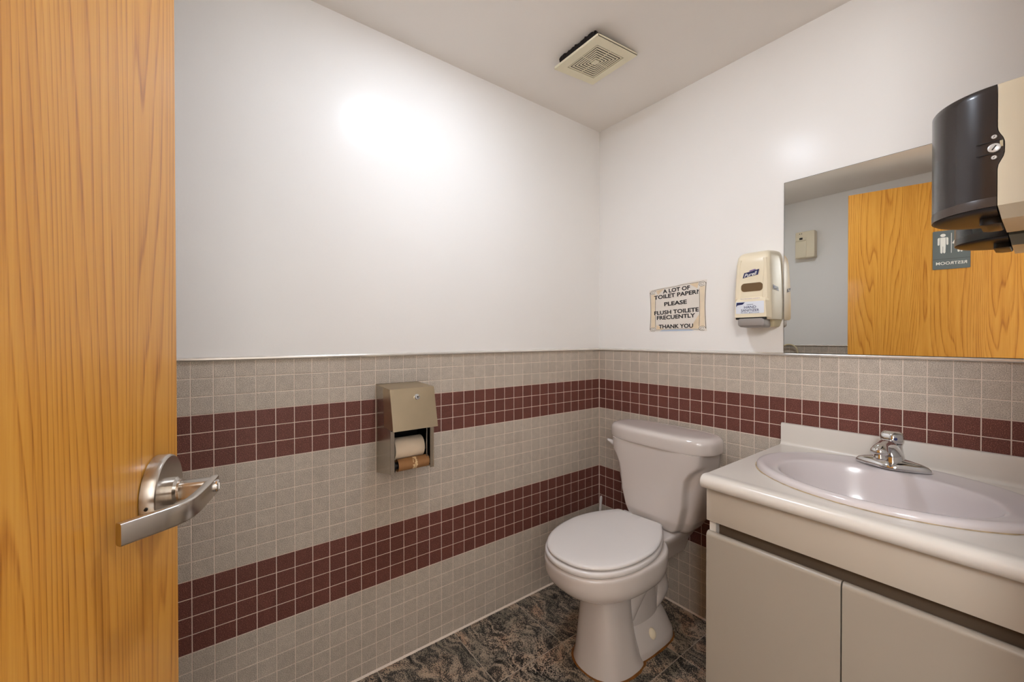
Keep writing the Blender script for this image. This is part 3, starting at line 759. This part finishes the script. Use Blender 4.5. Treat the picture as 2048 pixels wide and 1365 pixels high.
g = G(); g.box(0.10, 0.125, -0.005, 0.003, 0.158, 0.19, 0.001, 1); obj('latch', g, 'chrome', tpd)
g = G(); g.lathe([(0.002, 0.012), (0.002, 0.17)], (0.128, HWD - 0.02, 0), (0, 0, 1), 10); obj('guide_rod', g, 'satin', tpd)
# lower spindle end
g = G(); g.lathe([(0.0225, -0.074), (0.0225, -0.059), (0.012, -0.058), (0.012, 0.076)], (0.117, 0, 0.033), (0, 1, 0), 28); obj('spindle', g, 'black_plastic', tpd)
g = G(); g.lathe([(0.017, -0.078), (0.017, 0.078)], (0.083, 0, 0.083), (0, 1, 0), 20); obj('spindle', g, 'black_plastic', tpd)
# the rolls
roll = thing('toilet_paper_roll', 'partly used cream toilet paper roll inside the steel dispenser', 'paper roll', (0.083, -1.140, 0.828))
g = G(); g.lathe([(0.0195, -0.054), (0.0375, -0.054), (0.0385, -0.0525), (0.0385, 0.0525), (0.0375, 0.054), (0.0195, 0.054), (0.0195, -0.054)], (0, 0, 0), (0, 1, 0), 48, False); obj('paper', g, 'paper', roll)
g = G(); g.lathe([(0.0175, -0.054), (0.0193, -0.054), (0.0193, 0.054), (0.0175, 0.054), (0.0175, -0.054)], (0, 0, 0), (0, 1, 0), 32, False); obj('core', g, 'card', roll)
tube = thing('cardboard_tube', 'empty brown cardboard roll tube below the paper roll in the dispenser', 'tube', (0.117, -1.134, 0.778))
g = G(); g.lathe([(0.0195, -0.056), (0.0212, -0.056), (0.0212, 0.058), (0.0195, 0.058), (0.0195, -0.056)], (0, 0, 0), (0, 1, 0), 40, False); obj('tube_wall', g, 'card', tube)
g = G(); rnd = random.Random(5)
for a0, a1, y0, y1 in ((-0.9, 1.5, 0.004, 0.012), (-1.0, 0.0, -0.004, 0.004), (1.0, 1.5, -0.001, 0.005), (0.3, 0.9, -0.003, -0.001)):
    nn_ = 14
    r0 = [(0.0214 * math.cos(a0 + (a1 - a0) * i / nn_), y0 + rnd.uniform(-0.002, 0.002), 0.0214 * math.sin(a0 + (a1 - a0) * i / nn_)) for i in range(nn_ + 1)]
    r1 = [(0.0214 * math.cos(a0 + (a1 - a0) * i / nn_), y1 + rnd.uniform(-0.002, 0.002), 0.0214 * math.sin(a0 + (a1 - a0) * i / nn_)) for i in range(nn_ + 1)]
    g.loft([r0, r1], cap=False, closed=False)
obj('paper_remnant', g, 'glue', tube)

# ------------------------------------------------------------------ toilet
toi = thing('toilet', 'off-white two-piece toilet with closed lid in the room corner', 'toilet', (0.466, 0, 0))
TX = 0.007                                          # tank centre, local
def interp(tab, z):
    for (z0, *a), (z1, *b_) in zip(tab, tab[1:]):
        if z <= z1:
            k = 0 if z1 == z0 else max(0, (z - z0) / (z1 - z0)); k = k * k * (3 - 2 * k) if False else k
            return [p + (q - p) * k for p, q in zip(a, b_)]
    return list(tab[-1][1:])
def smooth_tab(tab, n):
    """Catmull-Rom resampling of a section table"""
    out = []
    for i in range(len(tab) - 1):
        p0, p1, p2, p3 = tab[max(i - 1, 0)], tab[i], tab[i + 1], tab[min(i + 2, len(tab) - 1)]
        for j in range(n):
            u = j / n
            out.append([0.5 * (2 * b_ + (c - a) * u + (2 * a - 5 * b_ + 4 * c - d) * u * u + (3 * b_ - a - 3 * c + d) * u ** 3) for a, b_, c, d in zip(p0, p1, p2, p3)])
    out.append(list(tab[-1])); return out
# bowl: z, half width, front y, back y, exponent
BT = [(0.292, 0.080, -0.575, -0.30, 2.4), (0.299, 0.110, -0.626, -0.29, 2.4), (0.313, 0.148, -0.686, -0.275, 2.4), (0.335, 0.173, -0.724, -0.262, 2.4), (0.365, 0.185, -0.746, -0.255, 2.4),
      (0.40, 0.187, -0.752, -0.25, 2.4), (0.418, 0.186, -0.752, -0.25, 2.4), (0.425, 0.180, -0.744, -0.255, 2.4)]
def ell(z, a, yf, yb, n, cnt=64, xo=0.0):
    cy = yb - (yb - yf) * 0.45
    out = []
    for i in range(cnt):
        tt = 2 * PI * i / cnt
        x, y = sup(a, 1.0, n, tt)
        out.append((x + xo, cy + (y * (yb - cy) if y > 0 else y * (cy - yf)), z))
    return out
g = G(); g.loft([ell(*r) for r in smooth_tab(BT, 4)])
# pedestal column
PT = [(0.0, 0.120, -0.622, -0.36, 2.4), (0.012, 0.117, -0.619, -0.37, 2.4), (0.05, 0.108, -0.611, -0.39, 2.5), (0.12, 0.097, -0.602, -0.410, 2.7), (0.20, 0.087, -0.595, -0.42, 2.8), (0.30, 0.082, -0.593, -0.42, 2.8)]
g.loft([ell(*r) for r in smooth_tab(PT, 4)])
# foot flange at the back
FT = [(0.0, 0.108, -0.50, -0.152, 3.2), (0.026, 0.106, -0.50, -0.155, 3.2), (0.045, 0.097, -0.49, -0.160, 3.0), (0.075, 0.082, -0.48, -0.168, 2.8), (0.098, 0.070, -0.47, -0.178, 2.6), (0.115, 0.054, -0.46, -0.195, 2.5), (0.122, 0.03, -0.44, -0.23, 2.4)]
g.loft([ell(*r) for r in smooth_tab(FT, 3)])
g.loft([ell(z, a, -0.46, -0.21, 2.4) for z, a in ((0.02, 0.060), (0.15, 0.066), (0.25, 0.072), (0.33, 0.078))])
# trapway bulges
tr = [(0, -0.44, 0.16), (0, -0.40, 0.20), (0, -0.345, 0.245), (0, -0.285, 0.262), (0, -0.232, 0.238), (0, -0.212, 0.185), (0, -0.235, 0.135), (0, -0.275, 0.105), (0, -0.30, 0.06), (0, -0.30, 0.02)]
sm = [p[:3] for p in smooth_tab([p for p in tr], 4)]
g.tube(sm, [0.058 if i < 20 else max(0.030, 0.058 - 0.0030 * (i - 20)) for i in range(len(sm))], 24, 1.30, up=(1, 0, 0))
# rear deck that carries the tank
g.loft([[(x, y, z) for x, y in rrect(-hw, hw, yf, -0.035, 0.03)] for z, hw, yf in ((0.30, 0.065, -0.28), (0.36, 0.085, -0.30), (0.395, 0.108, -0.32), (0.418, 0.114, -0.33), (0.424, 0.112, -0.33), (0.426, 0.108, -0.325))])
bowl = obj('bowl', g, 'china', toi, 50)
for sg in (-1, 1):
    g = G(); g.sphere((sg * 0.084, -0.330, 0.062), (0.0175, 0.0175, 0.022), 20); obj('bolt_cap', g, 'cream', toi)
# old caulk at the foot
g = G()
oute = ell(0.0, 0.1255, -0.626, -0.355, 2.5, 60); inne = ell(0.0045, 0.120, -0.619, -0.36, 2.5, 60)
rn = random.Random(2)
oute = [(x * (1 + rn.uniform(-.012, .02)), y, 0.0004) for x, y, z in oute]
g.loft([oute, inne], cap=False)
oute = ell(0.0, 0.1125, -0.50, -0.150, 3.2, 60); inne = ell(0.005, 0.107, -0.50, -0.158, 3.2, 60)
oute = [(x * (1 + rn.uniform(-.01, .03)), y, 0.0004) for x, y, z in oute]
g.loft([oute, inne], cap=False)
obj('base_caulk', g, 'rust', toi)
# tank
NB = 160
AT = [(0.428, 0.128, 0.060), (0.433, 0.138, 0.072), (0.445, 0.147, 0.080), (0.48, 0.166, 0.088), (0.55, 0.188, 0.092), (0.65, 0.206, 0.095), (0.768, 0.217, 0.097)]
WT = [(0.428, 0.092), (0.434, 0.112), (0.450, 0.127), (0.48, 0.139), (0.55, 0.156), (0.62, 0.161), (0.66, 0.168), (0.69, 0.186), (0.715, 0.213), (0.73, 0.240), (0.768, 0.29)]
rings = []
for k in range(60):
    z = 0.428 + 0.34 * (k / 59) ** 1.25
    a, b_ = interp(AT, z); w, = interp(WT, z)
    r = []
    for i in range(NB):
        tt = 2 * PI * i / NB
        x, y = sup(a, b_, 5.0, tt)
        y += -0.118
        if y < -0.118:
            e = (w - abs(x)) / 0.016; e = max(0, min(1, e)); e = e * e * (3 - 2 * e)
            fr_ = min(1, (-0.118 - y) / 0.06)
            y -= 0.026 * e * fr_
        r.append((x + TX, y, z))
    rings.append(r)
g = G(); g.loft(rings); tank = obj('tank', g, 'china', toi, 50)
g = G()
LT = [(0.766, 0.230, 0.103), (0.767, 0.239, 0.110), (0.771, 0.2435, 0.1135), (0.790, 0.2450, 0.1145), (0.810, 0.2440, 0.1135), (0.821, 0.239, 0.109), (0.828, 0.228, 0.100), (0.8315, 0.205, 0.082), (0.8325, 0.12, 0.05)]
g.loft([[(x + TX, y - 0.134, z) for x, y in [sup(a, b_, 2.9, 2 * PI * i / 96) for i in range(96)]] for z, a, b_ in smooth_tab(LT, 3)])
obj('tank_lid', g, 'china', toi, 50)
# flush lever on the left side of the tank
g = G(); g.lathe([(0.014, 0), (0.014, 0.008), (0.010, 0.013), (0.0, 0.014)], (TX - 0.199, -0.150, 0.705), (-1, 0, 0), 20, False)
g.tube([(TX - 0.214, -0.150, 0.690), (TX - 0.219, -0.158, 0.702), (TX - 0.226, -0.175, 0.720), (TX - 0.235, -0.196, 0.737), (TX - 0.242, -0.210, 0.745)], [0.011, 0.0165, 0.0145, 0.0110, 0.005], 14, 0.8)
obj('flush_lever', g, 'seat', toi, 60)
# seat and lid, sitting a little askew on the hinges
def seat_outline(a, lf, hb, cnt=72, inset=0.0):
    """local: hinge edge at y=0, front at y=-lf"""
    out = []; cy = -lf * 0.47
    for i in range(cnt // 2 + 1):                   # front half, from +x round to -x
        tt = -PI * i / (cnt // 2)
        x, y = sup(a - inset, lf + cy - inset, 2.25, tt)
        out.append((x, cy + y))
    back = []
    nb_ = 14
    for i in range(1, nb_ + 1):
        u = i / nb_
        x = (a - inset) - (a - hb) * u ** 1.9
        back.append((-x, cy + (-cy - 0.018) * u))
    cr = [(-(hb - 0.018 + 0.018 * math.cos(tt)) + inset, -0.018 + 0.018 * math.sin(tt) - inset) for tt in [j / 5 * PI / 2 for j in range(1, 6)]]
    L = back + cr
    return out + L + [(-x, y) for x, y in L[::-1]]
SR = math.radians(5.6)
def seat_xy(p): 
    x, y = p
    return (-0.034 + x * math.cos(SR) - y * math.sin(SR), -0.243 + x * math.sin(SR) + y * math.cos(SR))
def sring2(a, lf, hb, z, inset=0.0): return [(*seat_xy(p), z) for p in seat_outline(a, lf, hb, inset=inset)]
g = G()
ins = [(0.004, 0.4268), (0.0, 0.431), (0.0, 0.443), (0.003, 0.4465), (0.010, 0.447)]
g.loft([sring2(0.188, 0.512, 0.112, z, i_) for i_, z in ins]); obj('seat', g, 'seat', toi, 50)
g = G(); lidt = [(0.006, 0.4505), (0.001, 0.4535), (0.0, 0.4585), (0.003, 0.4625), (0.012, 0.4650), (0.05, 0.4668), (0.09, 0.4674)]
g.loft([sring2(0.184, 0.505, 0.110, z, i_) for i_, z in lidt]); obj('lid', g, 'seat', toi, 50)
for x, y in ((-0.10, -0.36), (0.10, -0.36), (-0.12, -0.12), (0.12, -0.12)):
    g = G(); c = seat_xy((x, y)); g.box(c[0] - 0.009, c[0] + 0.009, c[1] - 0.012, c[1] + 0.012, 0.4465, 0.4515)
    obj('seat_bumper', g, 'seat', toi, 0)
for sg in (-1, 1):
    c = seat_xy((sg * 0.072, 0.012)); g = G(); g.box(c[0] - 0.022, c[0] + 0.022, c[1] - 0.013, c[1] + 0.018, 0.4262, 0.452, 0.005, 2); obj('hinge', g, 'seat', toi)
# toilet brush in the corner behind
br = thing('toilet_brush', 'white toilet brush with thin handle standing in the corner behind the toilet', 'brush', (0.052, -0.056, 0))
g = G(); g.lathe([(0.044, 0.0005), (0.045, 0.01), (0.040, 0.10), (0.036, 0.13), (0.030, 0.132)], (0, 0, 0), (0, 0, 1), 28); obj('holder', g, 'seat', br)
g = G(); g.tube([(-0.004, -0.006, 0.12), (-0.002, -0.004, 0.20), (0.001, 0.003, 0.31), (0.003, 0.008, 0.376), (0.003, 0.008, 0.383)], [0.006, 0.0066, 0.0072, 0.0066, 0.004], 14); obj('handle', g, 'seat', br)

# ------------------------------------------------------------------ vanity
CX0, CX1 = 0.886, 1.562
van = thing('vanity_cabinet', 'almond laminate vanity cabinet with two flat doors under the counter', 'cabinet', (CX0, 0, 0))
# local x 0..0.676
LW = CX1 - CX0
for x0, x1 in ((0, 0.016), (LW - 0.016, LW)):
    g = G(); g.box(x0, x1, -0.540, -0.003, 0.0, 0.793); obj('side_panel', g, 'shaded_laminate', van, 0)
for nm_, bx in (('bottom_panel', (-0.53, -0.003, 0.09, 0.106)), ('toe_kick', (-0.49, -0.475, 0, 0.09))):
    g = G(); g.box(0.016, LW - 0.016, *bx); obj(nm_, g, 'shaded_laminate', van, 0)
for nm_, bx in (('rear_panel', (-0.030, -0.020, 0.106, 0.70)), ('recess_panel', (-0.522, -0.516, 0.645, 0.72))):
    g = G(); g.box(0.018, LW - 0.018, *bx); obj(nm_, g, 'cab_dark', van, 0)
for x0, x1 in ((0, 0.018), (LW - 0.018, LW)):
    g = G(); g.box(x0, x1, -0.5425, -0.520, 0.09, 0.70); obj('stile', g, 'laminate', van, 0)
g = G(); g.box(-0.001, LW, -0.560, -0.541, 0.694, 0.7925, 0.0015, 2); obj('apron', g, 'half_shaded_laminate', van)
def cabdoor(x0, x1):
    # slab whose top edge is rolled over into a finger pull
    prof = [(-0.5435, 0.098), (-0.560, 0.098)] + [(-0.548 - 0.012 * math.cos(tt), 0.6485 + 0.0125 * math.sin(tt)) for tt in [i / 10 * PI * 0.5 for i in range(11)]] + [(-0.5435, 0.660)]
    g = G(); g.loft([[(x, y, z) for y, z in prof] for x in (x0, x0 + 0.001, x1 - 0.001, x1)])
    return obj('door', g, 'shaded_laminate', van, 40)
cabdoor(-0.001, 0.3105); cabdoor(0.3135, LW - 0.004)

top = thing('countertop', 'almond laminate countertop with rolled front edge and low backsplash around the sink', 'countertop', (CX0, 0, 0.83))
prof = [(-0.0005, -0.036), (-0.0005, 0.074), (-0.0045, 0.0775), (-0.012, 0.0785), (-0.0185, 0.0765), (-0.021, 0.071), (-0.0212, 0.014)]
prof += [(-0.0212 - 0.012 * (1 - math.cos(tt)), 0.012 - 0.012 * math.sin(tt)) for tt in [i / 6 * PI / 2 for i in range(1, 7)]]
prof += [(-0.545, 0.0), (-0.556, 0.0006), (-0.566, 0.0018), (-0.574, 0.0022)] + [(-0.580 - 0.0185 * math.sin(tt) , -0.0172 + 0.0190 * math.cos(tt)) for tt in [i / 14 * PI for i in range(15)]] + [(-0.560, -0.036)]
g = G(); g.loft([[(x, y, z) for y, z in prof] for x in (0, 0.002, LW - 0.002, LW + 0.003)])
slab_me = mesh_of('slab', g, 'laminate', 40)
slab = put('slab', slab_me, top)
SA, SB, SCX, SCY = 0.29, 0.235, 1.215, -0.29
g = G(); g.loft([[(SCX - CX0 + (SA - 0.03) * math.cos(2 * PI * i / 72), SCY + (SB - 0.03) * math.sin(2 * PI * i / 72), z) for i in range(72)] for z in (-0.08, 0.03)])
cut = put('cutter', mesh_of('cutter', g, 'laminate', 0), top)
md = slab.modifiers.new('b', 'BOOLEAN'); md.object = cut; md.operation = 'DIFFERENCE'; md.solver = 'EXACT'
dg = bpy.context.evaluated_depsgraph_get(); dg.update()
nm = bpy.data.meshes.new_from_object(slab.evaluated_get(dg)); slab.modifiers.clear(); slab.data = nm; nm.name = 'slab'
bpy.data.objects.remove(cut)

sink = thing('sink_basin', 'oval white drop-in sink basin set into the countertop', 'sink', (SCX, SCY, 0.83))
# z, a, b, centre x, centre y (local)
ST = [(0.0003, 0.290, 0.235, 0, 0), (0.008, 0.2890, 0.2340, 0, 0), (0.0140, 0.284, 0.229, 0, 0), (0.0165, 0.274, 0.219, 0, -0.002), (0.0150, 0.258, 0.203, -0.001, -0.010), (0.0130, 0.240, 0.185, -0.003, -0.021),
      (0.0115, 0.2260, 0.1715, -0.005, -0.030), (0.0085, 0.2185, 0.1645, -0.005, -0.032), (0.0020, 0.2140, 0.1605, -0.005, -0.032), (-0.015, 0.2080, 0.1550, -0.005, -0.032), (-0.055, 0.196, 0.145, -0.004, -0.031), (-0.095, 0.176, 0.128, -0.003, -0.028), (-0.120, 0.140, 0.100, -0.002, -0.025), (-0.132, 0.085, 0.062, 0, -0.022), (-0.136, 0.045, 0.035, 0, -0.02), (-0.137, 0.020, 0.018, 0, -0.02)]
g = G(); g.loft([[(cx_ + a * math.cos(2 * PI * i / 96), cy_ + b_ * math.sin(2 * PI * i / 96), z) for i in range(96)] for z, a, b_, cx_, cy_ in smooth_tab(ST, 3)], cap=False)
basin = obj('basin', g, 'basin', sink, 70)
sd = basin.modifiers.new('thick', 'SOLIDIFY'); sd.thickness = 0.004; sd.offset = -1
g = G(); g.lathe([(0.024, -0.138), (0.024, -0.1345), (0.018, -0.1335), (0.015, -0.1355), (0.0, -0.1355)], (0, -0.02, 0), (0, 0, 1), 28, False); obj('drain', g, 'chrome', sink)
g = G(); rn = random.Random(9)
oo = [((0.2925 + rn.uniform(-.0012, .0022)) * math.cos(2 * PI * i / 120), (0.2375 + rn.uniform(-.0012, .0022)) * math.sin(2 * PI * i / 120), 0.0004) for i in range(120)]
ii = [(0.2885 * math.cos(2 * PI * i / 120), 0.2335 * math.sin(2 * PI * i / 120), 0.0022) for i in range(120)]
g.loft([oo, ii], cap=False); obj('caulk_bead', g, 'caulk', sink)

# ------------------------------------------------------------------ faucet
fau = thing('faucet', 'chrome single-knob faucet on the back rim of the sink', 'faucet', (1.207, -0.121, 0.8447))
g = G()
def pl_ring(z, a, b_, w): # elongated base, wide in the middle, tapered ends
    r = []
    for i in range(64):
        tt = 2 * PI * i / 64
        x = a * math.cos(tt); yb = b_ * math.sin(tt)
        yb *= (1 - 0.38 * (abs(x) / a) ** 2) if a > 0 else 1
        if yb < 0: yb *= 1 + w * math.exp(-(x / 0.035) ** 2)
        r.append((x, yb, z))
    return r
g.loft([pl_ring(0, 0.0815, 0.032, 0.22), pl_ring(0.004, 0.0830, 0.033, 0.22), pl_ring(0.010, 0.0815, 0.0315, 0.22), pl_ring(0.016, 0.075, 0.028, 0.2), pl_ring(0.021, 0.062, 0.024, 0.1), pl_ring(0.025, 0.045, 0.020, 0.0), pl_ring(0.028, 0.030, 0.017, 0.0)])
obj('base', g, 'chrome', fau, 60)
g = G()
def bring(z, r, y, sy=1.0): return [(r * math.cos(2 * PI * i / 40), y + r * sy * math.sin(2 * PI * i / 40), z) for i in range(40)]
g.loft([bring(*r) for r in smooth_tab([(0.010, 0.034, 0.002), (0.022, 0.030, 0.001), (0.040, 0.0265, -0.001), (0.055, 0.0245, -0.002), (0.066, 0.0235, -0.0025)], 4)])
g.loft([bring(0.066, 0.0245, -0.0025), bring(0.068, 0.025, -0.0025), bring(0.0705, 0.0245, -0.0025)])
obj('body', g, 'chrome', fau, 50)
# spout arching forward over the bowl
g = G()
sp = smooth_tab([(0.0, -0.006, 0.040), (0.0, -0.030, 0.060), (0.0, -0.062, 0.075), (0.0, -0.098, 0.080), (0.0, -0.128, 0.077), (0.0, -0.146, 0.069), (0.0, -0.150, 0.062)], 4)
g.tube(sp, [0.0215 - 0.0105 * min(1, i / 12) + 0.0052 * max(0, min(1, (i - 14) / 6)) - 0.004 * max(0, (i - 21) / 3) for i in range(len(sp))], 20, 1.2, up=(1, 0, 0))
g.lathe([(0.0125, 0.006), (0.0125, -0.010), (0.0142, -0.012), (0.0142, -0.017), (0.012, -0.019)], (0, -0.138, 0.066), (0, -0.10, 1), 24)
obj('spout', g, 'chrome', fau, 50)
g = G()
def kring(z, r, y, k): return [((r + k * math.cos(5 * t)) * math.cos(t), y + (r + k * math.cos(5 * t)) * math.sin(t), z) for t in [2 * PI * i / 80 for i in range(80)]]
g.loft([kring(*r) for r in ((0.0715, 0.0230, -0.002, 0), (0.073, 0.0255, -0.002, 0.0010), (0.083, 0.0262, -0.002, 0.0014), (0.094, 0.0255, -0.001, 0.0014), (0.1005, 0.0228, 0.0, 0.001), (0.104, 0.018, 0.0, 0), (0.1055, 0.010, 0.0, 0))])
knob = obj('knob', g, 'chrome', fau, 60)
g = G(); g.lathe([(0.0042, 0), (0.0042, 0.001), (0.003, 0.0015), (0, 0.0015)], (0.012, -0.0255, 0.087), (0.45, -1, 0.05), 16, False); obj('knob_dot', g, 'navy', knob)

# ------------------------------------------------------------------ things seen only in the mirror
air = thing('air_freshener', 'cream wall-mounted air freshener box on the back wall, reflected in the mirror', 'air freshener', (0.296, YB, 1.868))
g = G(); g.box(-0.066, 0.066, 0.0005, 0.064, 0.0, 0.212, 0.006, 3); obj('case', g, 'cream', air)
g = G(); g.box(-0.064, 0.010, 0.064, 0.0685, 0.004, 0.135, 0.003, 2); obj('front_door', g, 'cream', air)
g = G(); g.box(-0.064, 0.010, 0.064, 0.0680, 0.139, 0.165, 0.002, 2); obj('nozzle_panel', g, 'cream', air)
g = G(); g.box(-0.036, -0.014, 0.0675, 0.0688, 0.148, 0.164); obj('nozzle', g, 'dark', air, 0)
for x in (-0.035, -0.022):
    g = G(); g.lathe([(0.0035, 0), (0.0035, 0.0008)], (x, 0.0638, 0.196), (0, 1, 0), 12); obj('indicator', g, 'dark', air, 0)
ring = thing('towel_ring', 'cream arched towel ring on the back wall, just visible at the mirror bottom', 'towel ring', (0.178, YB, 1.05))
g = G(); g.tube([(0.062 * math.cos(tt), 0.035, 0.055 + 0.062 * math.sin(tt)) for tt in [2 * PI * i / 40 for i in range(41)]], 0.0055, 12); obj('ring', g, 'cream_dark', ring)
g = G(); g.box(-0.018, 0.018, 0.0004, 0.010, -0.022, 0.012, 0.003, 2); g.tube([(0, 0.008, -0.005), (0, 0.036, -0.006)], 0.008, 12); obj('bracket', g, 'cream_dark', ring)
